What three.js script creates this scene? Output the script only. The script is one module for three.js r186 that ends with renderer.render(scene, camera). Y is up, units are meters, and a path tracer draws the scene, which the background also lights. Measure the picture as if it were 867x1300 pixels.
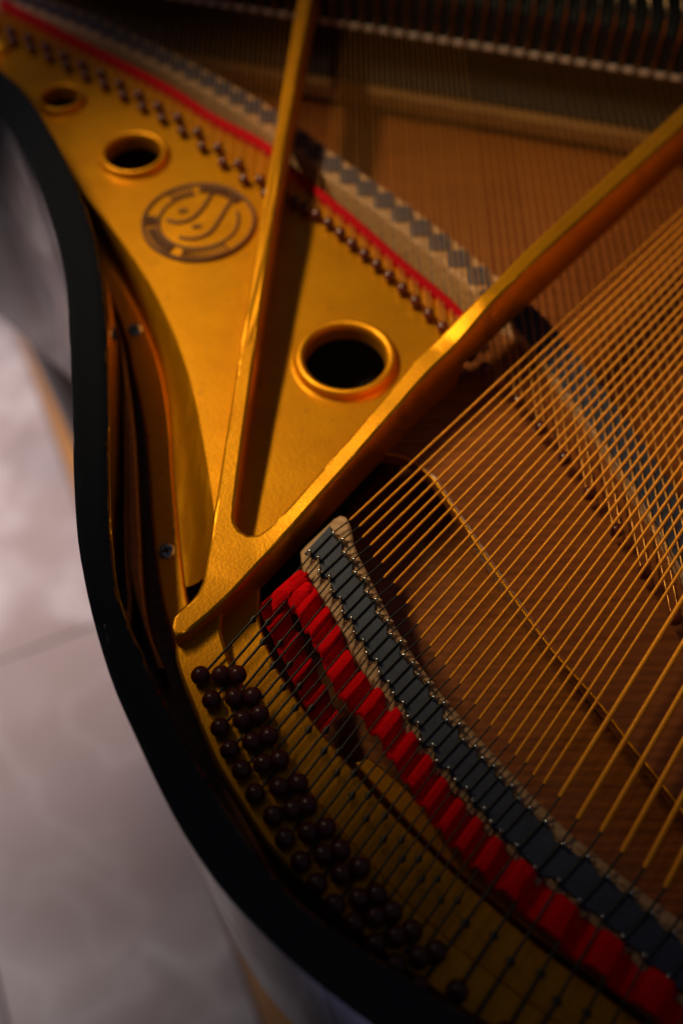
import * as THREE from 'three';
import { mergeGeometries, toCreasedNormals } from 'three/addons/utils/BufferGeometryUtils.js';
import { RectAreaLightUniformsLib } from 'three/addons/lights/RectAreaLightUniformsLib.js';

// ---------- camera, light, exposure ----------
RectAreaLightUniformsLib.init();
const scene = new THREE.Scene();
const PLATE = 0.92;                        // height of the iron plate above the floor
const camera = new THREE.PerspectiveCamera(54.43, 682 / 1024, 0.05, 40);
camera.position.set(0, PLATE + 0.55, 0);
camera.lookAt(0, PLATE + 0.55 - Math.sin(57 * Math.PI / 180), -Math.cos(57 * Math.PI / 180));
camera.focus = 0.60; camera.userData.fStop = 2.2;
camera.updateMatrixWorld();

const renderer = new THREE.WebGLRenderer({ antialias: true });
renderer.shadowMap.enabled = true;
renderer.toneMapping = THREE.LinearToneMapping;
renderer.toneMappingExposure = 1.0;
scene.background = new THREE.Color(0.028, 0.029, 0.036);   // the dim room

function areaLight(name, w, h, color, power, at, to) {
  const l = new THREE.RectAreaLight(color, power, w, h);
  l.name = name; l.position.set(...at); l.lookAt(...to); scene.add(l); return l;
}
// the lamp beside the open bent side, and the lamps over the floor
for (const [x, z, tx, tz, p] of [[-1.25, -0.35, -0.55, -0.80, 5.5], [-1.35, -0.75, -0.66, -1.2, 13.5]]) {   // downlights over the tiled floor
  const l = new THREE.SpotLight(new THREE.Color(1, 0.83, 0.80), p, 0, 0.36, 0.9, 2);
  l.name = 'room_lamp'; l.position.set(x, 2.5, z); l.target.position.set(tx, 0, tz); l.shadow.radius = 2; l.castShadow = true; scene.add(l, l.target);
}
{ // bluish lamp over the floor in front of the tail
  const l = new THREE.SpotLight(new THREE.Color(0.55, 0.55, 1), 16, 0, 0.32, 1, 2);
  l.name = 'blue_room_lamp'; l.position.set(-0.45, 2.5, 0.75); l.target.position.set(-0.45, 0, 0.75); l.shadow.radius = 2; l.castShadow = true; scene.add(l, l.target);
}
const lampSpots = [0, 1, 2, 3, 4, 5].map((i) => [-0.69 + 0.02 * (i % 3), PLATE + 1.00 + 0.02 * (i % 2), -1.10 + 0.10 * i]);
for (const [x, y, z] of lampSpots) {
  const l = new THREE.SpotLight(new THREE.Color(1, 0.80, 0.42), 0.96, 0, 0.318, 1, 2);
  l.name = 'stage_lamp'; l.position.set(x, y, z); l.target.position.set(0.08, PLATE, -0.565); l.shadow.radius = 1.6; l.castShadow = true; scene.add(l, l.target);
}

// ---------- helpers ----------
let seed = 7;
const rnd = () => (seed = (seed * 16807) % 2147483647) / 2147483647;
const hash = (x, y) => { const s = Math.sin(x * 127.1 + y * 311.7) * 43758.5453; return s - Math.floor(s); };
function vnoise(x, y, p) {                  // value noise, period p
  const xi = Math.floor(x), yi = Math.floor(y), fx = x - xi, fy = y - yi, m = (a) => ((a % p) + p) % p;
  const u = fx * fx * (3 - 2 * fx), v = fy * fy * (3 - 2 * fy);
  const a = hash(m(xi), m(yi)), b = hash(m(xi + 1), m(yi)), c = hash(m(xi), m(yi + 1)), d = hash(m(xi + 1), m(yi + 1));
  return a + (b - a) * u + (c - a) * v + (a - b - c + d) * u * v;
}
const fbm = (x, y, p, n = 4) => { let s = 0, a = .5, t = 0; for (let i = 0; i < n; i++) { s += a * vnoise(x, y, p); t += a; x *= 2; y *= 2; p *= 2; a *= .5; } return s / t; };
function tex(n, fn, srgb = false) {
  const d = new Uint8Array(n * n * 4);
  for (let j = 0; j < n; j++) for (let i = 0; i < n; i++) {
    const c = fn(i / n, j / n), k = (j * n + i) * 4;
    for (let q = 0; q < 3; q++) d[k + q] = Math.max(0, Math.min(255, 255 * (c.length ? c[q] : c)));
    d[k + 3] = 255;
  }
  const t = new THREE.DataTexture(d, n, n); t.wrapS = t.wrapT = THREE.RepeatWrapping; t.magFilter = THREE.LinearFilter; t.minFilter = THREE.LinearMipmapLinearFilter; t.generateMipmaps = true;
  if (srgb) t.colorSpace = THREE.SRGBColorSpace;
  t.needsUpdate = true; return t;
}
const mix = (a, b, t) => a.map((v, i) => v + (b[i] - v) * t);
const toS = (c) => c.map((v) => v <= .0031308 ? v * 12.92 : 1.055 * Math.pow(v, 1 / 2.4) - .055);
const rep = (t, x, y = x) => { const c = t.clone(); c.repeat.set(x, y); c.needsUpdate = true; return c; };

// ---------- materials ----------
const grainT = tex(512, (u, v) => .25 + .5 * fbm(u * 128, v * 128, 128, 2) + .25 * fbm(u * 8, v * 8, 8, 4));
const goldT = tex(512, (u, v) => { const n = fbm(u * 6, v * 6, 6, 5), g = vnoise(u * 256, v * 256, 256), d = fbm(u * 24, v * 24, 24, 3);
  let c = mix([.66, .24, .001], [.79, .325, .002], n); c = c.map((x) => x * (.86 + .12 * g + .16 * fbm(u * 14 + 3, v * 14 + 5, 14, 3))); if (d > .72) c = mix(c, [.3, .12, .02], (d - .72) * 2.2); return toS(c); }, true);
const gold = new THREE.MeshPhysicalMaterial({ map: rep(goldT, 5), metalness: .8, roughness: .42, bumpMap: rep(grainT, 6), bumpScale: .00012, clearcoat: .06, clearcoatRoughness: .3 });
const woodFn = (dark, light, f, ring) => (u, v) => {
  const w = fbm(u * 4, v * 16, 16, 3), g = fbm(u * 4, v * f, f, 3), s = .5 + .5 * Math.sin((v * ring + w * 1.2) * Math.PI * 2), p = vnoise(u * 24, v * 256, 256);
  return toS(mix(dark, light, .25 * s + .45 * g + .3 * p));
};
const sbT = tex(1024, woodFn([.12, .028, .004], [.34, .096, .014], 64, 48), true);
const soundboardM = new THREE.MeshPhysicalMaterial({ map: rep(sbT, 3, 3), roughness: .38, clearcoat: .35, clearcoatRoughness: .25 });
const mapleT = tex(512, woodFn([.36, .18, .09], [.60, .36, .20], 64, 14), true);
const maple = new THREE.MeshStandardMaterial({ map: rep(mapleT, 9, 9), roughness: .6 });
const ledgeT = tex(512, woodFn([.20, .085, .025], [.34, .16, .05], 64, 20), true);
const ledgeM = new THREE.MeshStandardMaterial({ map: rep(ledgeT, 4, 4), roughness: .5 });
const graphiteT = tex(512, (u, v) => toS([.042, .047, .085].map((x) => x * (.45 + .55 * fbm(u * 64, v * 64, 64, 3) + .5 * fbm(u * 12, v * 12, 12, 3)))), true);
const graphite = new THREE.MeshStandardMaterial({ map: rep(graphiteT, 14), roughness: .62, bumpMap: rep(grainT, 20), bumpScale: .0001 });
const feltT = tex(512, (u, v) => toS([.86, .003, .007].map((x) => x * (.7 + .6 * fbm(u * 64, v * 64, 64, 3)))), true);
const redFelt = new THREE.MeshPhysicalMaterial({ specularIntensity: .15, map: rep(feltT, 20), roughness: 1, bumpMap: rep(grainT, 40), bumpScale: .0004 });
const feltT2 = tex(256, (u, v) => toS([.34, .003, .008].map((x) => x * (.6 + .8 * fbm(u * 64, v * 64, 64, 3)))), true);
const shadedRedFelt = new THREE.MeshPhysicalMaterial({ specularIntensity: .15, map: rep(feltT2, 20), roughness: 1, bumpMap: rep(grainT, 40), bumpScale: .0004 });  // darker copy of redFelt; the treble strip's shade is put into its colour
const beadM = new THREE.MeshPhysicalMaterial({ color: new THREE.Color(.080, .008, .009), roughness: .32, clearcoat: .35, clearcoatRoughness: .2 });
const lacquer = new THREE.MeshPhysicalMaterial({ color: new THREE.Color(.0058, .0062, .0082), roughness: .045 });
const blackM = new THREE.MeshStandardMaterial({ color: new THREE.Color(.010, .008, .008), roughness: .85 });
const steel = new THREE.MeshStandardMaterial({ color: new THREE.Color(.055, .05, .048), metalness: .9, roughness: .42 });
const pinSteel = new THREE.MeshStandardMaterial({ color: new THREE.Color(.62, .60, .58), metalness: 1, roughness: .22 });
const screwM = new THREE.MeshStandardMaterial({ color: new THREE.Color(.45, .43, .42), metalness: 1, roughness: .25 });
const trebleWire = new THREE.MeshStandardMaterial({ color: new THREE.Color(.72, .34, .08), metalness: 1, roughness: .42 });
const copperT = tex(128, (u, v) => { const s = .5 + .5 * Math.sin(v * Math.PI * 2 * 16); return toS(mix([.94, .29, .010], [1, .41, .018], s)); }, true);
const windT = tex(128, (u, v) => .5 + .5 * Math.sin(v * Math.PI * 2 * 16));
const copper = new THREE.MeshStandardMaterial({ map: copperT, metalness: .35, roughness: .36, bumpMap: windT, bumpScale: .00018 });
const dampFelt = new THREE.MeshStandardMaterial({ color: new THREE.Color(.62, .46, .40), roughness: 1 });
const litEdgeBrass = new THREE.MeshStandardMaterial({ color: new THREE.Color(.52, .33, .18), metalness: 1, roughness: .35 });

// ---------- shape tools ----------
const X = THREE.MathUtils;
function curve3(pts, n) {                   // smooth line through points, resampled evenly
  const c = new THREE.CatmullRomCurve3(pts.map((p) => new THREE.Vector3(...p)), false, 'centripetal');
  c.arcLengthDivisions = 400; return c.getSpacedPoints(n).map((v) => [v.x, v.y, v.z]);
}
const curve2 = (pts, n) => curve3(pts.map(([x, z]) => [x, 0, z]), n).map(([x, , z]) => [x, z]);
const atY = (pts, y) => pts.map(([x, z]) => [x, y, z]);
function geo(tris, uvs) {
  const g = new THREE.BufferGeometry(); g.setAttribute('position', new THREE.Float32BufferAttribute(tris, 3));
  const uv = []; for (let i = 0; i < tris.length; i += 3) uv.push(tris[i] + tris[i + 1] * .6, tris[i + 2] - tris[i + 1] * .6);
  g.setAttribute('uv', new THREE.Float32BufferAttribute(uvs || uv, 2)); g.computeVertexNormals(); return g;
}
const area2 = (p) => p.reduce((s, a, i) => { const b = p[(i + 1) % p.length]; return s + a[0] * b[2] - b[0] * a[2]; }, 0) / 2;
// flips edges until every triangle is as round as it can be
function flipped(P, tris) {
  const cross = (a, b, c) => (P[b][0] - P[a][0]) * (P[c][2] - P[a][2]) - (P[c][0] - P[a][0]) * (P[b][2] - P[a][2]);
  tris = tris.map(([a, b, c]) => cross(a, b, c) > 0 ? [a, b, c] : [a, c, b]);
  for (let pass = 0, go = true; go && pass < 60; pass++) {
    go = false; const E = new Map();
    tris.forEach((t, i) => { for (let k = 0; k < 3; k++) E.set(t[k] + '_' + t[(k + 1) % 3], i); });
    const used = new Set();
    for (const [key, i] of E) {
      const [a, b] = key.split('_').map(Number), j = E.get(b + '_' + a); if (j === undefined || j < i || used.has(i) || used.has(j)) continue;
      const c = tris[i].find((v) => v !== a && v !== b), d = tris[j].find((v) => v !== a && v !== b);
      const ang = (o, p, q) => { const x1 = P[p][0] - P[o][0], z1 = P[p][2] - P[o][2], x2 = P[q][0] - P[o][0], z2 = P[q][2] - P[o][2]; return Math.atan2(Math.abs(x1 * z2 - z1 * x2), x1 * x2 + z1 * z2); };
      if (ang(c, a, b) + ang(d, a, b) > Math.PI + 1e-6 && cross(c, a, d) > 1e-14 && cross(c, d, b) > 1e-14) { tris[i] = [c, a, d]; tris[j] = [c, d, b]; used.add(i); used.add(j); go = true; }
    }
  }
  return tris;
}
// a cast or sawn block: top outline in 3-D, flat bottom, rounded upper edge, round holes [x, z, r]
function slab(outline, yBot, bevel = .0015, holes = [], steps = 3, crease = .65, round = false) {
  let p = outline.map((q) => [...q]); if (area2(p) < 0) p.reverse();
  const n = p.length, nrm = p.map((q, i) => {
    const a = p[(i + n - 1) % n], b = p[(i + 1) % n], e = (s, t) => { const x = t[0] - s[0], z = t[2] - s[2], l = Math.hypot(x, z) || 1; return [z / l, -x / l]; };
    const m = e(a, q), k = e(q, b), x = m[0] + k[0], z = m[1] + k[1], l2 = Math.max(.5, (x * x + z * z) / 2); return [x / l2, z / l2];
  });
  const T = [], C = [], put = (...v) => v.forEach((q) => T.push(...q)), cap = (...v) => v.forEach((q) => C.push(...q));
  const yb = (i) => typeof yBot === 'function' ? yBot(p[i]) : yBot;
  const rings = [p.map((q, i) => [q[0], yb(i), q[2]])];
  for (let k = 0; k <= steps; k++) { const a = k / steps * Math.PI / 2, d = bevel * (1 - Math.cos(a)), y = bevel * (1 - Math.sin(a)); rings.push(p.map((q, i) => [q[0] - nrm[i][0] * d, q[1] - y, q[2] - nrm[i][1] * d])); }
  for (let k = 0; k + 1 < rings.length; k++) for (let i = 0; i < n; i++) { const j = (i + 1) % n, A = rings[k][i], B = rings[k][j], C = rings[k + 1][j], D = rings[k + 1][i]; put(A, C, B, A, D, C); }
  const top = rings[rings.length - 1], H = holes.map(([x, z, r]) => Array.from({ length: 48 }, (_, i) => { const a = i / 48 * Math.PI * 2; return [x + r * Math.cos(a), top[0][1], z + r * Math.sin(a)]; }));
  const v2 = (a) => a.map((q) => new THREE.Vector2(q[0], q[2])), all = [...top, ...H.flat()];
  let faces = THREE.ShapeUtils.triangulateShape(v2(top), H.map(v2)); if (round) faces = flipped(all, faces);
  for (const [a, b, c] of faces) {
    const A = all[a], B = all[b], D = all[c], s = (B[0] - A[0]) * (D[2] - A[2]) - (D[0] - A[0]) * (B[2] - A[2]);
    s > 0 ? cap(A, D, B) : cap(A, B, D);
  }
  for (const h of H) h.forEach((a, i) => { const b = h[(i + 1) % 48], y = yb(0); put(a, b, [b[0], y, b[2]], a, [b[0], y, b[2]], [a[0], y, a[2]]); });
  return mergeGeometries([toCreasedNormals(geo(T), crease), toCreasedNormals(geo(C), crease)]);
}
// a sheet through rows of points (all rows equally long)
function loft(rows, crease = 1.2) {
  const T = [], put = (...v) => v.forEach((q) => T.push(...q));
  for (let k = 0; k + 1 < rows.length; k++) for (let i = 0; i + 1 < rows[k].length; i++) { const A = rows[k][i], B = rows[k][i + 1], C = rows[k + 1][i + 1], D = rows[k + 1][i]; put(A, B, C, A, C, D); }
  return toCreasedNormals(geo(T), crease);
}
function tube(pts, r, sides = 6) {           // straight-segment wire; r a number or one radius per point
  const rings = pts.map((p, i) => {
    const a = pts[Math.max(0, i - 1)], b = pts[Math.min(pts.length - 1, i + 1)], d = new THREE.Vector3(b[0] - a[0], b[1] - a[1], b[2] - a[2]).normalize();
    const s = new THREE.Vector3(0, 1, 0).addScaledVector(d, -d.y); if (s.lengthSq() < 1e-4) s.set(1, 0, 0).addScaledVector(d, -d.x); s.normalize();
    const q = new THREE.Vector3().crossVectors(d, s), R = r.length ? r[i] : r;
    return Array.from({ length: sides }, (_, k) => { const t = k / sides * Math.PI * 2, c = Math.cos(t) * R, e = Math.sin(t) * R; return [[p[0] + s.x * c + q.x * e, p[1] + s.y * c + q.y * e, p[2] + s.z * c + q.z * e], [s.x * Math.cos(t) + q.x * Math.sin(t), s.y * Math.cos(t) + q.y * Math.sin(t), s.z * Math.cos(t) + q.z * Math.sin(t)]]; });
  });
  const P = [], N = [], U = []; let len = 0;
  for (let i = 0; i + 1 < pts.length; i++) {
    const l2 = len + Math.hypot(pts[i + 1][0] - pts[i][0], pts[i + 1][1] - pts[i][1], pts[i + 1][2] - pts[i][2]);
    for (let k = 0; k < sides; k++) { const m = (k + 1) % sides, q = [[i, k, len], [i, m, len], [i + 1, m, l2], [i, k, len], [i + 1, m, l2], [i + 1, k, l2]];
      for (const [a, b, l] of q) { P.push(...rings[a][b][0]); N.push(...rings[a][b][1]); U.push(b / sides, l * 80); } }
    len = l2;
  }
  for (const [e, o] of [[0, 0], [pts.length - 1, 1]]) { const d = e ? [pts[e], pts[e - 1]] : [pts[0], pts[1]], v = new THREE.Vector3(...d[0]).sub(new THREE.Vector3(...d[1])).normalize();
    for (let k = 1; k + 1 < sides; k++) for (const b of [0, o ? k : k + 1, o ? k + 1 : k]) { P.push(...rings[e][b][0]); N.push(v.x, v.y, v.z); U.push(0, 0); } }
  const g = new THREE.BufferGeometry(); g.setAttribute('position', new THREE.Float32BufferAttribute(P, 3)); g.setAttribute('normal', new THREE.Float32BufferAttribute(N, 3)); g.setAttribute('uv', new THREE.Float32BufferAttribute(U, 2)); return g;
}
function lathe(prof, seg = 32) { return new THREE.LatheGeometry(prof.map(([r, y]) => new THREE.Vector2(r, y)), seg); }
function add(name, g, m, parent, at) {
  const o = new THREE.Mesh(g, m); o.name = name; o.castShadow = o.receiveShadow = true; if (at) o.position.set(...at); parent.add(o); return o;
}
function box(w, h, d) { return new THREE.BoxGeometry(w, h, d); }
const lerpAt = (pts, x) => { for (let i = 0; i + 1 < pts.length; i++) if (x <= pts[i + 1][0] || i + 2 === pts.length) { const a = pts[i], b = pts[i + 1]; return a[1] + (b[1] - a[1]) * (x - a[0]) / (b[0] - a[0]); } };

// ---------- the floor ----------
const marbleT = tex(1024, (u, v) => {
  const w = fbm(u * 4, v * 4, 4, 5), w2 = fbm(u * 4 + 2, v * 4 + 1, 4, 5), n = fbm(u * 6 + w, v * 6 + w2, 6, 4);
  const vein = Math.pow(1 - Math.abs(2 * fbm(u * 3 + .9 * w, v * 3 + .9 * w2, 3, 4) - 1), 9), fine = Math.pow(1 - Math.abs(2 * fbm(u * 8 + w2, v * 8 + w, 8, 3) - 1), 14);
  let c = mix([.44, .335, .315], [.57, .475, .46], n); c = mix(c, [.36, .33, .36], .6 * X.smoothstep(w2, .48, .7)); c = mix(c, [.92, .86, .86], Math.min(1, .6 * vein + .2 * fine)); return toS(c);
}, true);
const tileM = [0, 1, 2].map((i) => { const t = rep(marbleT, .85, .85); t.offset.set(.37 * i + .1, .61 * i + .2); return new THREE.MeshStandardMaterial({ map: t, roughness: .34 }); });
const FU = [.916, -.40], FV = [.40, .916], FO = [-.366, -.746];    // floor axes; FO lies on the edge of the wooden floor
const floorP = (a, b) => [FO[0] + FU[0] * a + FV[0] * b, FO[1] + FU[1] * a + FV[1] * b];
const rectF = (a0, a1, b0, b1, y) => [[a0, b0], [a1, b0], [a1, b1], [a0, b1]].map(([a, b]) => { const q = floorP(a, b); return [q[0], y, q[1]]; });
const grout = new THREE.MeshStandardMaterial({ color: new THREE.Color(.30, .25, .235), roughness: .9 });
const floor = add('floor', slab(rectF(-5, 5, -5, 5, -.006), -.05, .001), grout, scene); floor.userData = { kind: 'structure' };
const bLine = ((-.48 - FO[0]) * FV[0] + (-.70 - FO[1]) * FV[1]);
for (let i = 0; i < 3; i++) for (let j = -3; j < 3; j++) {
  const a1 = (i ? -.308 - .8 * (i - 1) - .002 : -.003), a0 = -.308 - .8 * i + .002, b0 = bLine + .8 * j + .002, b1 = b0 + .796;
  add('tile', slab(rectF(a0, a1, b0, b1, 0), -.006, .0012, [], 2), tileM[(i + j + 9) % 3], floor);
}
const boardT = tex(512, woodFn([.44, .19, .05], [.68, .34, .11], 64, 10), true);
const boardM = [0, 1, 2].map((i) => { const t = rep(boardT, 1.3, 1.3); t.offset.set(.3 * i, .23 * i); t.rotation = 1.16; return new THREE.MeshStandardMaterial({ map: t, roughness: .45, color: new THREE.Color(1 - .1 * i, 1 - .1 * i, 1 - .1 * i) }); });
for (let i = 0; i < 12; i++) add('floor_board', slab(rectF(.003 + .14 * i, .003 + .14 * i + .1385, -1.9, 1.9, .002), -.006, .0008, [], 2), boardM[i % 3], floor);

// ---------- the piano ----------
const piano = new THREE.Group(); piano.name = 'grand_piano'; piano.position.y = PLATE; scene.add(piano);
piano.userData = { label: 'open black grand piano with gold iron plate, copper bass strings and red felt', category: 'piano' };

// case: the bent rim, the ledge inside it and the legs
const rimOut = [[-0.2794,-0.7184],[-0.2517,-0.6701],[-0.2269,-0.6139],[-0.2003,-0.5374],[-0.1858,-0.4667],[-0.1773,-0.4203],[-0.1670,-0.3571],[-0.1579,-0.3112],[-0.1487,-0.2791],[-0.1390,-0.2513],[-0.1250,-0.2175],[-0.1097,-0.1885],[-0.0920,-0.1570],[-0.0781,-0.1352],[-0.0588,-0.1107],[-0.0349,-0.0875],[-0.0122,-0.0688]];
const rimIn = [[-0.2910,-0.7801],[-0.2656,-0.7503],[-0.2338,-0.6949],[-0.2063,-0.6368],[-0.1873,-0.5874],[-0.1709,-0.5294],[-0.1598,-0.4688],[-0.1508,-0.4071],[-0.1445,-0.3571],[-0.1372,-0.3112],[-0.1269,-0.2688],[-0.1119,-0.2391],[-0.0886,-0.1950],[-0.0653,-0.1603],[-0.0508,-0.1403],[-0.0318,-0.1166],[-0.0127,-0.0991]];
const outL = curve2([[-.70, -1.15], [-.62, -1.07], [-.50, -.945], [-.414, -.862], [-.36, -.81], [-.316, -.767], ...rimOut, [.09, -.005], [.20, .03], [.34, .045], [.46, .035], [.545, -.01]], 150);
const inL = curve2([[-.68, -1.17], [-.60, -1.09], [-.48, -.967], [-.40, -.89], [-.35, -.842], [-.32, -.812], ...rimIn, [.10, -.035], [.205, 0], [.34, .012], [.45, .004], [.515, -.03]], 150);
add('rim', slab([...atY(outL, .045), [.80, .045, -.92], [.77, .045, -.92], ...atY(inL, .045).reverse()], -.345, .0055, [], 7), lacquer, piano);
const bandL = [[-0.2615,-0.7286],[-0.2246,-0.6671],[-0.1959,-0.5920],[-0.1840,-0.5487],[-0.1780,-0.5158],[-0.1684,-0.4535],[-0.1603,-0.3979],[-0.1543,-0.3714],[-0.1458,-0.3454],[-0.1392,-0.3204],[-0.1298,-0.2925],[-0.1162,-0.2592]];
const bandR = [[-0.2290,-0.6972],[-0.2059,-0.6381],[-0.1836,-0.5753],[-0.1723,-0.5395],[-0.1602,-0.4882],[-0.1505,-0.4397],[-0.1441,-0.3979],[-0.1381,-0.3586],[-0.1324,-0.3204],[-0.1241,-0.2868],[-0.1113,-0.2592]];
add('inner_rim_ledge', slab([...atY(curve2(bandL, 40), -.032), ...atY(curve2(bandR, 40), -.032).reverse()], -.08, .0015), ledgeM, piano);
for (const [x, z] of [[.36, -.06], [-.42, -1.02], [.72, -.98]]) add('leg', lathe([[.001, -.92], [.034, -.92], [.036, -.90], [.030, -.86], [.046, -.52], [.052, -.40], [.058, -.37], [.058, -.346], [.001, -.346]], 24), lacquer, piano, [x, 0, z]);
add('bottom_board', slab([...atY(outL.map(([x, z]) => [x * .93 + .02, z * .93 - .03]), -.32), [.76, -.32, -.90]], -.33, .001), blackM, piano);

// soundboard
const sbOut = atY([...outL.map(([x, z], i) => { const q = inL[i]; return [q[0] * .6 + x * .4, q[1] * .6 + z * .4]; }), [.785, -.92], [-.60, -1.10]], -.058);
add('soundboard', slab(sbOut, -.066, .0005), soundboardM, piano);

// the iron plate: web, shoulder, flange, struts, hitch strips
const plate = new THREE.Group(); plate.name = 'iron_plate'; piano.add(plate);
const webLeft = [[-0.3647,-0.8683],[-0.3095,-0.8101],[-0.2627,-0.7426],[-0.2256,-0.6865],[-0.2031,-0.6570],[-0.1793,-0.6212],[-0.1522,-0.5749],[-0.1346,-0.5387],[-0.1171,-0.4951],[-0.1029,-0.4469],[-0.0936,-0.4054],[-0.0870,-0.3728],[-0.0826,-0.3480],[-0.0781,-0.3183]];
const webTop = [[0.0905,-0.5306],[0.0500,-0.5766],[0.0099,-0.6286],[-0.0319,-0.6805],[-0.0632,-0.7214],[-0.1134,-0.7634],[-0.1516,-0.8008],[-0.2150,-0.8534],[-0.2820,-0.9055],[-0.3694,-0.9637],[-0.4789,-1.0259]];
const webBelow = [[-0.0713,-0.3068],[-0.0498,-0.3270],[-0.0175,-0.3634],[0.0199,-0.4156],[0.0609,-0.4799],[0.0830,-0.5146]];
const HOLES = [[-.251, -.796, .0165], [-.177, -.719, .0235], [.003, -.488, .030]];
const wl = curve2(webLeft, 50);
add('web', slab([...atY(wl, 0), ...atY(webBelow, 0), ...atY(curve2(webTop, 50), 0)], -.006, .0007, HOLES), gold, plate);
add('hole_dark_sheet', slab([...atY(wl.map(([x, z]) => [x - .004, z]), -.045), ...atY(webBelow, -.045), ...atY(curve2(webTop, 50).map(([x, z]) => [x - .01, z + .012]), -.045)], -.057, .001), blackM, piano);  // added black sheet under the web, so the holes look dark inside
const flR = [[-0.3024,-0.8039],[-0.2549,-0.7346],[-0.2213,-0.6847],[-0.1931,-0.6340],[-0.1644,-0.5768],[-0.1493,-0.5418],[-0.1354,-0.5005],[-0.1249,-0.4520],[-0.1193,-0.4101],[-0.1122,-0.3682],[-0.1067,-0.3362],[-0.1030,-0.3176]];
const flL = [[-0.2872,-0.7585],[-0.2503,-0.7051],[-0.2232,-0.6599],[-0.1963,-0.6080],[-0.1816,-0.5724],[-0.1689,-0.5401],[-0.1587,-0.5045],[-0.1488,-0.4690],[-0.1416,-0.4346],[-0.1353,-0.3965],[-0.1307,-0.3682],[-0.1247,-0.3362],[-0.1183,-0.3087],[-0.1110,-0.2858],[-0.1039,-0.2637]];
const flRb = [[-0.1000,-0.3058],[-0.0871,-0.2858],[-0.0790,-0.2637]];
const sh = 50, fr = curve2(flR, sh);
add('shoulder', loft([[0, -.0003], [.06, -.0012], [.15, -.0038], [.28, -.0095], [.45, -.0175], [.65, -.0245], [.85, -.0288], [1, -.0305]].map(([e, y]) => {return wl.map((q, i) => [q[0] + (fr[i][0] - q[0]) * e, y, q[1] + (fr[i][1] - q[1]) * e]); })), gold, plate);
add('flange', slab([...atY([...fr, ...flRb], -.03), ...atY(curve2(flL, 50), -.03).reverse()], -.045, .0022), gold, plate);

const lineA = (z) => [-.1077 - .0779 * z, 0, z], lineA2 = (z) => [.0346 * z * z - .0348 * z - .0839, 0, z], lineB = (m, c) => (x) => [x, 0, m * x + c];
const B1 = lineB(-1.285, -.3708), B2 = lineB(-1.1354, -.3761), B3 = lineB(-1.3356, -.3927), B4 = lineB(-1.1704, -.3901);
const vOut = [...[-.95, -.86, -.77, -.68, -.59, -.50, -.41, -.34, -.30].map(lineA), ...[[-0.0853,0.0200,-0.2924],[-0.0886,0.0190,-0.2843],[-0.0991,0.0180,-0.2731],[-0.1009,0.0180,-0.2673],[-0.0998,0.0180,-0.2606],[-0.0961,0.0180,-0.2560],[-0.0922,0.0180,-0.2586]], ...[-.066, -.05, -.02, .01, .035, .058].map(B1), ...[.102, .13, .17, .22, .27, .32].map(B2)];
const vIn = [...[.322, .27, .22, .17, .13, .098].map(B4), ...[.055, .03, .005, -.02, -.038].map(B3), ...[[-0.0486,0.0200,-0.3301],[-0.0520,0.0200,-0.3277],[-0.0564,0.0200,-0.3272],[-0.0614,0.0200,-0.3289],[-0.0651,0.0200,-0.3330],[-0.0674,0.0200,-0.3388]], ...[-.36, -.42, -.50, -.58, -.66, -.74, -.82, -.90, -.96].map(lineA2)];
const hTab = (tab, s) => { for (let i = 0; i + 1 < tab.length; i++) if (s <= tab[i + 1][0]) { const [a, y0] = tab[i], [b, y1] = tab[i + 1], k = Math.max(0, (s - a) / (b - a)); return y0 + (y1 - y0) * (k * k * (3 - 2 * k) * .35 + k * .65); } return tab[tab.length - 1][1]; };
const [vA, vB, bA, bB] = [...[[-0.0570,-0.3148],[-0.0167,-0.5617]], ...[[-0.0495,-0.3092],[0.0611,-0.4717]]];
const bD = Math.hypot(bB[0] - bA[0], bB[1] - bA[1]);
const strutY = ([x, , z]) => {
  const side = (vB[0] - vA[0]) * (z - vA[1]) - (vB[1] - vA[1]) * (x - vA[0]), s = ((x - bA[0]) * (bB[0] - bA[0]) + (z - bA[1]) * (bB[1] - bA[1])) / bD;
  return side < 0 ? hTab([[.28, .019], [.34, .020], [.42, .026], [.52, .034], [.64, .042], [.80, .048], [1.1, .05]], -z) : hTab([[-.1, .019], [.0, .020], [.07, .024], [.14, .030], [bD + .002, .0355], [bD + .045, .051], [bD + .10, .055], [.8, .056]], s) + .16 * Math.max(-.014, Math.min(.014, ((x - bA[0]) * -(bB[1] - bA[1]) + (z - bA[1]) * (bB[0] - bA[0])) / bD)) * Math.max(0, Math.min(1, s / .06));
};
const yStrut = (p) => p[0] > .085 ? .011 : p[2] < -.66 && p[0] > -.08 ? .011 : -.01;
add('strut_frame', slab([...curve3(vOut, 190), ...curve3(vIn, 190)].map((p) => [p[0], strutY(p), p[2]]), (p) => yStrut(p), .0024, [], 5, .65, true), gold, plate);

for (const [x, z, r] of HOLES) {
  const pr = [[r * 1.36, -.0016], [r * 1.33, .0003]], w = r * .135, c = r * 1.115, h = .0055 + .0015 * r / .03;
  for (let i = 0; i <= 14; i++) { const q = Math.PI * i / 14; pr.push([c + w * Math.cos(q), .0004 + h * Math.pow(Math.sin(q), .8)]); }
  pr.push([c - w, -.002], [c - w * .98, -.0075]);
  add('hole_collar', lathe(pr, 72), gold, plate, [x, 0, z]);
}
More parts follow.
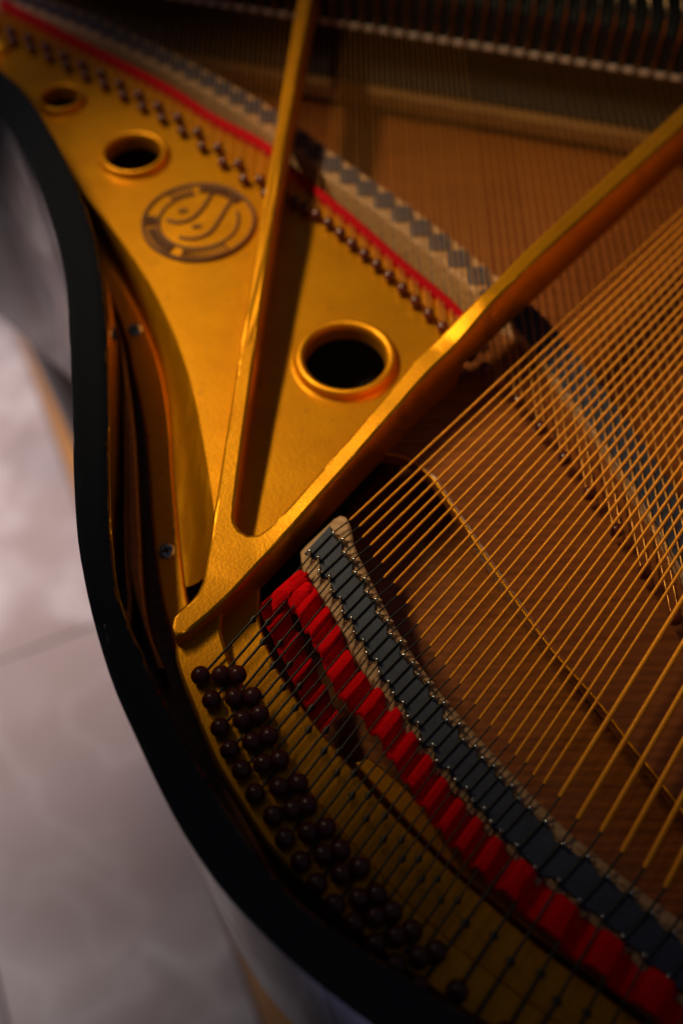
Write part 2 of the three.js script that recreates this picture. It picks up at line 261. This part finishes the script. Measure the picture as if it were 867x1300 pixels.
// cast badge
const badge = new THREE.Group(); badge.name = 'cast_badge'; badge.position.set(-.1155, 0, -.637); plate.add(badge);
{
  const R = .0462, ring = (r, w, h) => lathe([[r - w, .0002], [r - w * .8, h * .8], [r - w * .3, h], [r + w * .3, h], [r + w * .8, h * .8], [r + w, .0002]], 72);
  const darkGold = new THREE.MeshStandardMaterial({ color: new THREE.Color(.11, .034, .004), roughness: .7 });
  add('badge_disc', lathe([[.0001, .0016], [R * .92, .0016], [R * .97, .0012], [R, 0]], 72), gold, badge);
  add('badge_rim', toCreasedNormals(ring(R * .97, .0018, .0036), .9), darkGold, badge);
  const V = (x, y) => new THREE.Vector3(x * R, .0018, y * R);   // y towards the viewer
  const stroke = (pts, w) => new THREE.TubeGeometry(new THREE.CatmullRomCurve3(pts.map(([x, y]) => V(x, y))), 40, w, 6);
  const arc = (r, a0, a1, n = 16) => Array.from({ length: n + 1 }, (_, i) => { const a = (a0 + (a1 - a0) * i / n) * Math.PI / 180; return [r * Math.cos(a), -r * Math.sin(a)]; });
  const s = add('badge_emblem', mergeGeometries([
    stroke([...arc(.70, 100, 200), ...arc(.70, 210, 345), [.69, -.12], [.66, -.24]], .0015),
    stroke([[-.56, -.02], [-.45, .03], [-.31, .04], [-.13, -.05], [.03, -.30], [.12, -.54], [.19, -.74]], 0.0018),
    stroke([[-.30, .42], [-.17, .46], [-.02, .45], [.20, .32], [.35, .0], [.44, -.26], [.53, -.50]], .0018),
    stroke([[-.37, -.23], [-.30, -.26], [-.22, -.26]], .0021), stroke([[-.10, .17], [-.03, .14], [.05, .14]], .0021)]), darkGold, badge);
  const bars = []; const glyph = (a, w) => { const g = box(w, .0026, .0072); g.translate(0, .0024, R * .83); g.rotateY((a) * Math.PI / 180); bars.push(g);
    for (const d of [-1, 1]) { const e = box(w * 1.9, .0026, .0012); e.translate(0, .00235, R * .83 + d * .0033); e.rotateY(a * Math.PI / 180); bars.push(e); } };
  const run = (a0, a1, step, w) => { for (let a = a0; a <= a1; a += step) glyph(a, w); };
  run(-95, -83, 4, .0011); run(-74, -28, 3.6, .0013); run(-14, 42, 5.2, .0009); run(128, 144, 4, .0012); run(150, 184, 4, .0011); run(194, 222, 4.6, .0009);
  add('badge_lettering', mergeGeometries(bars), darkGold, badge);
}
add('plate_bolt', lathe([[.0001, .009], [.004, .0088], [.009, .0072], [.0122, .004], [.0132, .0008], [.0132, -.002]], 32), gold, plate, [[[-0.3220,-0.8809]][0][0], 0, [[-0.3220,-0.8809]][0][1]]);
// plate screws
function screw(x, z, y, parent) {
  const g = new THREE.Group(); g.name = 'screw'; g.position.set(x, y, z); parent.add(g);
  add('screw_head', lathe([[.0001, .0016], [.0022, .0017], [.0045, .0016], [.0058, .0009], [.0062, -.0002], [.0066, -.0008], [.0072, -.0004], [.0076, .0003]], 32), screwM, g);
  for (const t of [.4, .4 + Math.PI / 2]) { const b = add('screw_slot', box(.0062, .0009, .0014), blackM, g, [0, .0018, 0]); b.rotation.y = t; }
}
for (const [x, z] of [[-0.1623,-0.5476],[-0.1182,-0.3449]]) screw(x, z, -.03, plate);

// bass hitch strip along the tail, with a lower step beside it
const hsL = [[-0.0989,-0.2608],[-0.0990,-0.2515],[-0.0945,-0.2374],[-0.0843,-0.2150],[-0.0711,-0.1867],[-0.0561,-0.1633],[-0.0410,-0.1418],[-0.0221,-0.1220],[-0.0014,-0.1037],[0.0263,-0.0825],[0.0566,-0.0618],[0.0930,-0.0414]];
const hsR = [[-0.0704,-0.2885],[-0.0727,-0.2713],[-0.0672,-0.2515],[-0.0591,-0.2335],[-0.0506,-0.2184],[-0.0409,-0.2027],[-0.0302,-0.1871],[-0.0180,-0.1711],[-0.0040,-0.1539],[0.0103,-0.1377],[0.0273,-0.1196],[0.0450,-0.1026],[0.0660,-0.0850],[0.1025,-0.0584],[0.1237,-0.0448]];
add('bass_hitch_strip', slab([...atY(curve2(hsL, 50), .008), ...atY(curve2(hsR, 50), .008).reverse()], -.02, .0022), gold, plate);
const ibR = [[-0.0515,-0.3033],[-0.0505,-0.2801],[-0.0386,-0.2478],[-0.0172,-0.2150],[0.0029,-0.1900],[0.0222,-0.1666],[0.0538,-0.1347],[0.0776,-0.1137],[0.1041,-0.0905],[0.1299,-0.0717],[0.1649,-0.0457]];
const hsRin = hsR.map(([x, z]) => [x - .006, z]);
add('bass_step', slab([...atY(curve2(hsRin, 50), -.003), ...atY(curve2(ibR, 50), -.003).reverse()], -.02, .0015), gold, plate);
const lsL = [[0.0075,-0.1922],[0.0244,-0.1720],[0.0556,-0.1390],[0.0806,-0.1167],[0.1077,-0.0939],[0.1346,-0.0743],[0.1702,-0.0478]];
const lsR = [[0.0167,-0.1950],[0.0366,-0.1774],[0.0599,-0.1530],[0.0883,-0.1265],[0.1174,-0.1024],[0.1454,-0.0810],[0.1775,-0.0569]];
add('bass_lower_step', slab([...atY(curve2(lsL, 30), -.012), ...atY(curve2(lsR, 30), -.012).reverse()], -.03, .0012), gold, plate);
// tenor section under the bass strings
const tpL = [[0.0200,-0.4120],[0.0364,-0.4106],[0.0456,-0.4073],[0.0602,-0.3939],[0.0771,-0.3624],[0.0952,-0.3258],[0.1124,-0.2925],[0.1289,-0.2632],[0.1530,-0.2283],[0.1677,-0.2025],[0.1785,-0.1853],[0.1985,-0.1498],[0.2172,-0.1167]];
const tpR = [[0.2706,-0.1762],[0.2537,-0.2283],[0.2355,-0.2831],[0.2136,-0.3426],[0.1906,-0.4026],[0.1651,-0.4600],[0.1384,-0.5101],[0.1173,-0.5261],[0.0864,-0.5101],[0.0431,-0.4498]];
add('tenor_section', slab([...atY(curve2(tpL, 50), -.008), ...atY(curve2(tpR, 40), -.008)], -.02, .0012), soundboardM, plate);
add('lit_edge_line', tube(curve2(tpL.slice(0, -1), 60).map(([x, z]) => [x - .0004, -.0088, z + .0004]), .0011, 8), gold, plate);  // gold tube put in for the light caught by this edge

// ---------- treble bridge, felt, hitch pins and strings ----------
const hitchW = [[-0.3794,-0.9419],[-0.2916,-0.8863],[-0.2071,-0.8233],[-0.1373,-0.7625],[-0.0702,-0.6877],[-0.0150,-0.6382],[0.0060,-0.6114],[0.0351,-0.5752],[0.0726,-0.5221],[0.1008,-0.4833],[0.1258,-0.4466],[0.1442,-0.4133],[0.1610,-0.3772],[0.1807,-0.3341],[0.2019,-0.2830],[0.2270,-0.2189]];
const bridgeW = [[-0.3914,-0.9983],[-0.3136,-0.9612],[-0.2374,-0.9150],[-0.1719,-0.8661],[-0.1172,-0.8209],[-0.0687,-0.7770],[-0.0057,-0.7050],[0.0372,-0.6592],[0.0803,-0.6087],[0.1081,-0.5717],[0.1447,-0.5197],[0.1723,-0.4625],[0.1970,-0.4052],[0.2184,-0.3461],[0.2365,-0.2857]];
const treble = new THREE.Group(); treble.name = 'treble_bridge'; piano.add(treble);
{
  const c = curve2(bridgeW, 90), off = (d) => c.map((q, i) => { const a = c[Math.max(0, i - 1)], b = c[Math.min(90, i + 1)], x = b[0] - a[0], z = b[1] - a[1], l = Math.hypot(x, z); return [q[0] - z / l * d, q[1] + x / l * d]; });
  add('bridge_body', slab([...atY(off(.0135), .0018), ...atY(off(-.0125), .0018).reverse()], -.058, .003), maple, treble);
}
{ const c = curve2(bridgeW, 90), keep = c.map((q, i) => i).filter((i) => c[i][0] > .108), off = (d) => keep.map((i) => { const q = c[i], a = c[Math.max(0, i - 1)], b = c[Math.min(90, i + 1)], x = b[0] - a[0], z = b[1] - a[1], l = Math.hypot(x, z); return [q[0] - z / l * d, q[1] + x / l * d]; });
  add('shade_strip', slab([...atY(off(.0125), .0033), ...atY(off(-.0115), .0033).reverse()], -.002, .0006, [], 2), graphite, treble); }  // added dark layer: paints the shade on the bridge under the bass strings
const padG = slab([[-.0079, .0012, -.0095], [.0075, .0012, -.0095], [.0079, .0012, .0095], [-.0075, .0012, .0095]], -.004, .0006, [], 2);
const tPin = lathe([[.0001, .0042], [.0007, .0041], [.0009, .0035], [.0009, -.002]], 8);
for (let x = -.34; x < .40; x += .01425) { const z = lerpAt(bridgeW, x + .00475); if (x < .104) add('graphite_pad', padG, graphite, treble, [x + .00475, .0021, z]); }
const beadG = lathe([[.0001, .0052], [.0018, .0049], [.0036, .0036], [.0047, .0014], [.0048, -.0008], [.0040, -.003], [.0024, -.0044], [.0024, -.006]], 16);
for (let j = 0, x = -.355; x < .40; x += x > .115 ? .0066 : .00475, j++) {
  const zh = lerpAt(hitchW, x - (j % 2 ? .0024 : -.0024)), zb = lerpAt(bridgeW, x), zf = -.925 + .2825 * x, s = j % 3 - 1;
  add('treble_string', tube([[x - (j % 2 ? .0010 : -.0010), .0035, zh], [x - s * .0004, .0048, zb + .012], [x + s * .0004, .0048, zb - .010], [x + (zh + .6) * .01, .0062, Math.min(zf, zb - .05)]], [.00062, .0006, .00058, .00058], 5), trebleWire, piano);
  if (j % 2 === 0) { const two = x < -.055 && (j / 2) % 2; add('hitch_pin', beadG, beadM, piano, [x + .0024 - (two ? .004 : 0), .0045, lerpAt(hitchW, x + .0024) + .002 + (two ? .009 : 0)]); }
}
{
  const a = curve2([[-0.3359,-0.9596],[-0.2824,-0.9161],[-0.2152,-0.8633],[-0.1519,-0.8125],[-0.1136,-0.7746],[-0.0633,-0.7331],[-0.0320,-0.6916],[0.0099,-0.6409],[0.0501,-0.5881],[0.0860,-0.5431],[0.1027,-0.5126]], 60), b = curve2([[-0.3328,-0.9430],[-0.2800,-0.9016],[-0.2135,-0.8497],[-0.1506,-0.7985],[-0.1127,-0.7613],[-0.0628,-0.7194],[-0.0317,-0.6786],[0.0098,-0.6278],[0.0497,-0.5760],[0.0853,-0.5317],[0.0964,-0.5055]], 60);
  add('treble_felt', slab([...atY(a, .0055), ...atY(b, .0055).reverse()], -.006, .002), shadedRedFelt, piano);
}

// ---------- bass bridge ----------
const bass = new THREE.Group(); bass.name = 'bass_bridge'; piano.add(bass);
const bbL = [[-0.0261,-0.3219],[-0.0250,-0.3145],[-0.0208,-0.3009],[-0.0143,-0.2893],[-0.0074,-0.2796],[-0.0007,-0.2663],[0.0063,-0.2519],[0.0145,-0.2368],[0.0256,-0.2178],[0.0406,-0.1966],[0.0591,-0.1733],[0.0770,-0.1526],[0.0924,-0.1357],[0.1110,-0.1165],[0.1309,-0.0985],[0.1556,-0.0786],[0.1860,-0.0548]];
const bbR = [[0.0048,-0.3450],[0.0068,-0.3378],[0.0082,-0.3272],[0.0169,-0.3054],[0.0244,-0.2877],[0.0316,-0.2716],[0.0396,-0.2560],[0.0522,-0.2348],[0.0669,-0.2139],[0.0833,-0.1930],[0.0990,-0.1737],[0.1162,-0.1535],[0.1330,-0.1369],[0.1513,-0.1208],[0.1692,-0.1061],[0.1994,-0.0812]];
const bbTip = [[-0.0222,-0.3272],[-0.0048,-0.3468],[-0.0008,-0.3492],[0.0028,-0.3480]];
add('bridge_body', slab([...atY(curve2(bbL, 60), .0095).reverse(), ...atY(bbTip, .0095), ...atY(curve2(bbR, 60), .0095)], -.058, .0025), maple, bass);
const S = [[-0.0818, -0.2352, -0.0185, -0.3171, -0.0062, -0.3322, 0.0053, -0.3422, 0.4081, -0.7797],
[-0.0699, -0.2357, -0.013, -0.3125, -0.0002, -0.3275, 0.0113, -0.3375, 0.414, -0.778],
[-0.0743, -0.2201, -0.0124, -0.303, 0.0012, -0.3177, 0.0132, -0.3292, 0.4191, -0.7766],
[-0.0613, -0.2215, -0.0061, -0.2991, 0.0066, -0.3131, 0.0181, -0.3234, 0.4249, -0.775],
[-0.0683, -0.2036, -0.005, -0.2892, 0.0075, -0.3035, 0.0199, -0.3148, 0.4301, -0.7735],
[-0.0561, -0.2082, 0.0007, -0.2843, 0.0133, -0.2991, 0.0252, -0.3108, 0.4348, -0.7722],
[-0.0621, -0.1907, 0.0017, -0.2747, 0.0147, -0.2898, 0.026, -0.3002, 0.4404, -0.7706],
[-0.0501, -0.1953, 0.0073, -0.2705, 0.0199, -0.2849, 0.0321, -0.2963, 0.4456, -0.7691],
[-0.0549, -0.1791, 0.0087, -0.2611, 0.0211, -0.2752, 0.0338, -0.2876, 0.4506, -0.7677],
[-0.0433, -0.1826, 0.0142, -0.256, 0.0267, -0.2705, 0.0394, -0.2822, 0.4563, -0.7661],
[-0.0469, -0.166, 0.016, -0.2478, 0.0283, -0.2616, 0.04, -0.2731, 0.4604, -0.7649],
[-0.0338, -0.1694, 0.0219, -0.2433, 0.0343, -0.257, 0.0455, -0.2684, 0.4655, -0.7635],
[-0.0366, -0.154, 0.0231, -0.2349, 0.0354, -0.2483, 0.047, -0.259, 0.4704, -0.7621],
[-0.0265, -0.1574, 0.0284, -0.2295, 0.0408, -0.243, 0.0523, -0.2539, 0.4756, -0.7607],
[-0.0299, -0.142, 0.0308, -0.2222, 0.0434, -0.2358, 0.0548, -0.2468, 0.4796, -0.7595],
[-0.0178, -0.1453, 0.0364, -0.2169, 0.0492, -0.2306, 0.0605, -0.2418, 0.4849, -0.758],
[-0.0213, -0.1302, 0.0388, -0.2084, 0.0516, -0.2221, 0.0627, -0.2334, 0.4895, -0.7567],
[-0.0097, -0.1338, 0.0443, -0.2046, 0.0573, -0.2185, 0.0685, -0.23, 0.4936, -0.7556],
[-0.0129, -0.1191, 0.0452, -0.1945, 0.0582, -0.2083, 0.0692, -0.2198, 0.498, -0.7543],
[-0.0002, -0.1238, 0.052, -0.1917, 0.0652, -0.2057, 0.0762, -0.2174, 0.5024, -0.7531],
[-0.0034, -0.1087, 0.0537, -0.1827, 0.067, -0.1967, 0.0778, -0.2085, 0.5066, -0.7519],
[0.0087, -0.1117, 0.0599, -0.1787, 0.0734, -0.1928, 0.0841, -0.2047, 0.5113, -0.7506],
[0.0062, -0.0995, 0.0633, -0.1721, 0.0769, -0.1862, 0.0876, -0.1983, 0.5153, -0.7494],
[0.0171, -0.1029, 0.069, -0.1677, 0.0827, -0.1819, 0.0934, -0.1942, 0.5197, -0.7482],
[0.0168, -0.0899, 0.0718, -0.1608, 0.0857, -0.1751, 0.0963, -0.1874, 0.5233, -0.7472],
[0.0272, -0.0936, 0.0774, -0.1565, 0.0914, -0.1709, 0.102, -0.1834, 0.5275, -0.746],
[0.0268, -0.0804, 0.0806, -0.1494, 0.0947, -0.1637, 0.1051, -0.1763, 0.5315, -0.7449],
[0.0383, -0.084, 0.0855, -0.1444, 0.0998, -0.1588, 0.1102, -0.1715, 0.5355, -0.7437],
[0.0378, -0.0704, 0.0931, -0.137, 0.1076, -0.1514, 0.1179, -0.1641, 0.5433, -0.7415],
[0.0566, -0.0687, 0.1015, -0.1258, 0.1159, -0.1399, 0.1262, -0.1523, 0.5542, -0.7384],
[0.0605, -0.0518, 0.113, -0.1195, 0.1275, -0.1334, 0.1379, -0.1456, 0.5647, -0.7355],
[0.0789, -0.0501, 0.1223, -0.1094, 0.1367, -0.123, 0.1472, -0.135, 0.5755, -0.7324],
[0.0823, -0.0339, 0.1329, -0.1018, 0.1474, -0.1152, 0.1578, -0.127, 0.5859, -0.7295],
[0.1003, -0.0323, 0.1418, -0.0925, 0.1563, -0.1056, 0.1668, -0.1172, 0.5958, -0.7267],
[0.1032, -0.0168, 0.1514, -0.0834, 0.1658, -0.0962, 0.1763, -0.1075, 0.606, -0.7238],
[0.1209, -0.0152, 0.1611, -0.0741, 0.1755, -0.0867, 0.186, -0.0977, 0.6164, -0.7209],
[0.1234, -0.0003, 0.1706, -0.065, 0.185, -0.0773, 0.1955, -0.0881, 0.6264, -0.718]];
const NS = S.length;
{ // graphite top between the two rows of pins, its edges notched at every pin
  const R = [], L = [];
  S.forEach((s, i) => {
    const dx = s[4] - s[2], dz = s[5] - s[3], l = Math.hypot(dx, dz), ux = dx / l, uz = dz / l, n = S[Math.min(NS - 1, i + 1)], p = S[Math.max(0, i - 1)];
    R.push([s[4] + ux * .0012, s[5] + uz * .0012]); L.push([s[2] - ux * .0012, s[3] - uz * .0012]);
    if (i + 1 < NS) { const q = .82; R.push([s[4] + (n[4] - s[4]) * q + ux * -.0014, s[5] + (n[5] - s[5]) * q - uz * .0014]); L.push([s[2] + (n[2] - s[2]) * q + ux * .0014, s[3] + (n[3] - s[3]) * q + uz * .0014]); }
  });
  const tip = [[-0.0230,-0.3190],[-0.0073,-0.3395]];
  add('graphite_top', slab([[tip[0][0], .0122, tip[0][1]], [tip[1][0], .0122, tip[1][1]], ...atY(R, .0122), ...atY(L, .0122).reverse()], .006, .0006, [], 2), graphite, bass);
}
const notchM = maple;
const pinG = lathe([[.0001, .0046], [.0008, .0045], [.0011, .0039], [.0011, -.004]], 10);
for (let i = 0; i < NS; i++) {
  const s = S[i], dx = s[4] - s[2], dz = s[5] - s[3], l = Math.hypot(dx, dz), ux = dx / l, uz = dz / l;
  add('bridge_pin', pinG, pinSteel, bass, [s[4] - uz * .0015, .0122, s[5] + ux * .0015]);
  add('bridge_pin', pinG, pinSteel, bass, [s[2] + uz * .0015, .0122, s[3] - ux * .0015]);
  // the chiselled notch beyond each pin
  for (const [x, z, d] of [[s[4], s[5], 1], [s[2], s[3], -1]]) {
    const w = i < 28 ? .0030 : .0055, o = [[-w, .0012], [w, .0012], [w * .94, .0046], [-w * .94, .0046]].map(([a, b], k) => [x + ux * d * b - uz * a, k < 2 ? .0113 : .0099, z + uz * d * b + ux * a]);
    add('notch', slab(o, .006, .0006, [], 2), notchM, bass);
  }
}

// ---------- bass strings and their hitch pins ----------
const bigBead = lathe([[.0001, .0058], [.0020, .0054], [.0040, .0040], [.0053, .0016], [.0055, -.0008], [.0046, -.0034], [.0028, -.0048], [.0028, -.008]], 20);
bigBead.scale(1.04, 1, 1.04);
const mid = (s, t) => [s[2] + (s[0] - s[2]) * t, s[3] + (s[1] - s[3]) * t];
for (let i = 0; i < NS; i++) {
  const s = S[i], single = i >= 28, rc = single ? .00075 : .00055, k0 = mid(s, .52), k1 = mid(s, .55), k2 = mid(s, .58), kf = mid(s, .22);
  const core = tube([[s[0], .0112, s[1]], [k2[0], .0120, k2[1]], [k1[0], .0121, k1[1]], [k0[0], .0122, k0[1]], [kf[0], .0128 + (i % 2 ? 0 : -.0003), kf[1]], [s[2], .0130, s[3]], [s[4], .0130, s[5]], [s[6], .0133, s[7]], [s[8], .024, s[9]]],
    [rc * 1.6, rc * 1.6, rc * 4.2, rc * 1.3, rc, rc, rc, rc, rc], 7);
  const st = add('bass_string', core, steel, piano);
  const d = Math.hypot(s[8] - s[6], s[9] - s[7]), e = 1 - .02 / d, rw = single ? .0017 : .00084 + .00024 * i / 28, P0 = [s[6], .0133, s[7]], P1 = [s[6] + (s[8] - s[6]) * e, .0133 + .0107 * e, s[7] + (s[9] - s[7]) * e];
  const M = (t) => P0.map((v, q) => v + (P1[q] - v) * t);
  add('copper_winding', tube([M(0), M(.003), M(.25), M(.5), M(.75), M(1)], [rw * .7, rw, rw, rw, rw, rw], 10), copper, st);
  add('hitch_pin', bigBead, beadM, piano, [s[0], .0135, s[1]]);
  if (i % 2 && i < 28) { const o = S[i - 1], ex = (s[0] - o[0]) * .78, ez = (s[1] - o[1]) * .78; add('hitch_pin', bigBead, beadM, piano, [s[0] + ex, .0125, s[1] + ez]); }
}

// ---------- woven red felt among the bass strings ----------
function weave(c, halfW, phase, yMid, amp, drop = 0) {
  // c: one centre per pair of strings; ribbon rises over one string and dips under the next
  const rows = [[], [], [], [], [], [], []], seg = 24, N = (c.length - 1) * seg;
  for (let i = 0; i <= N; i++) {
    const t = i / seg, k = Math.min(c.length - 2, Math.floor(t)), f = t - k, a = c[k], b = c[k + 1], q = S[Math.min(NS - 1, Math.round(2 * t))];
    const dx = q[0] - q[2], dz = q[1] - q[3], l = Math.hypot(dx, dz), ux = dx / l, uz = dz / l, x = a[0] + (b[0] - a[0]) * f, z = a[1] + (b[1] - a[1]) * f;
    const w = Math.cos(t * Math.PI * 2 + phase), y = yMid + drop * Math.pow(t / (c.length - 1), 1.1) + amp * Math.tanh(2.6 * w), wob = .0009 * (hash(Math.round(t * 2), 3) - .5);
    [[-1, -.004], [-1, -.0012], [-.93, 0], [0, .0004], [.93, 0], [1, -.0012], [1, -.004]].forEach(([o, d], r) => rows[r].push([x + ux * (halfW * o + wob), y + d, z + uz * (halfW * o + wob)]));
  }
  return loft(rows, .9);
}
const feltC = [[-0.0273,-0.2962],[-0.0203,-0.2826],[-0.0135,-0.2698],[-0.0068,-0.2579],[-0.0002,-0.2402],[0.0070,-0.2279],[0.0173,-0.2187],[0.0269,-0.2051],[0.0353,-0.1913],[0.0435,-0.1779],[0.0511,-0.1661],[0.0594,-0.1542],[0.0676,-0.1442],[0.0776,-0.1340],[0.0909,-0.1216],[0.1111,-0.1024],[0.1315,-0.0857],[0.1533,-0.0679],[0.1765,-0.0510]];
add('woven_felt', weave(feltC, .0098, 0, .0118, .0042), redFelt, piano);
const feltD = [[-0.0438,-0.2874],[-0.0370,-0.2740],[-0.0300,-0.2608],[-0.0221,-0.2475],[-0.0145,-0.2344],[-0.0061,-0.2208]];
add('woven_felt', weave(feltD, .009, .2, .0088, .0042, -.042), redFelt, piano);
const feltEnd = (q, w) => { const c = curve3(q, 14), d = [c[14][0] - c[0][0], c[14][2] - c[0][2]], l = Math.hypot(...d), nx = -d[1] / l, nz = d[0] / l; return loft([[-1, -.006], [-1, -.0014], [-.86, -.0003], [-.4, .0003], [.4, .0003], [.86, -.0003], [1, -.0014], [1, -.006]].map(([o, y]) => c.map((p) => [p[0] + nx * o * w, p[1] + y, p[2] + nz * o * w])), .9); };
add('felt_end', feltEnd([[-0.0223,0.0100,-0.3051],[-0.0240,0.0155,-0.3009],[-0.0268,0.0165,-0.2976],[-0.0353,0.0150,-0.2897],[-0.0424,0.0115,-0.2839],[-0.0461,0.0060,-0.2830]], .0048), redFelt, piano);
add('felt_end', feltEnd([[-0.0182,0.0100,-0.2979],[-0.0195,0.0160,-0.2935],[-0.0218,0.0168,-0.2903],[-0.0275,0.0150,-0.2859],[-0.0314,0.0120,-0.2831],[-0.0336,0.0060,-0.2841]], .0042), redFelt, piano);

// ---------- dampers and the rail in front of them ----------
const rowP = (x, d = 0) => [x - .272 * d, -.9134 + .2825 * x + .963 * d];
const damperHead = slab([[-.0046, .046, -.05], [.0046, .046, -.05], [.0046, .046, .006], [-.0046, .046, .006]], .010, .002, [], 3);
const damperFelt = slab([[-.0052, .0105, -.04], [.0052, .0105, -.04], [.0050, .0105, .009], [-.0050, .0105, .009]], .0066, .001, [], 2);
const litEdgeG = tube([[0, .011, .0075], [.0005, .05, .0072], [-.001, .064, .004], [-.006, .072, -.006], [-.008, .076, -.03]], .0011, 6);  // pale tube drawn in for the lit edges between damper heads
for (let x = -.40; x < .42; x += .0138) {
  const [px, pz] = rowP(x), d = new THREE.Group(); d.name = 'damper'; d.position.set(px, 0, pz); d.rotation.y = -.2755; piano.add(d);
  add('damper_head', damperHead, blackM, d); add('damper_felt', damperFelt, dampFelt, d); add('damper_lit_edge', litEdgeG, litEdgeBrass, d, [.007, 0, 0]);
}
const strip = (d0, d1, x0, x1, y) => [rowP(x0, d0), rowP(x1, d0), rowP(x1, d1), rowP(x0, d1)].map(([x, z]) => [x, y, z]);
add('front_rail', slab(strip(.030, .042, -.44, .62, -.034), -.05, .002), ledgeM, piano);
add('action_rail', slab(strip(-.30, -.06, -.5, .75, .085), -.05, .002), blackM, piano);
add('pin_block', slab(strip(-.06, .030, -.46, .66, -.03), -.06, .002), blackM, piano);

renderer.render(scene, camera);
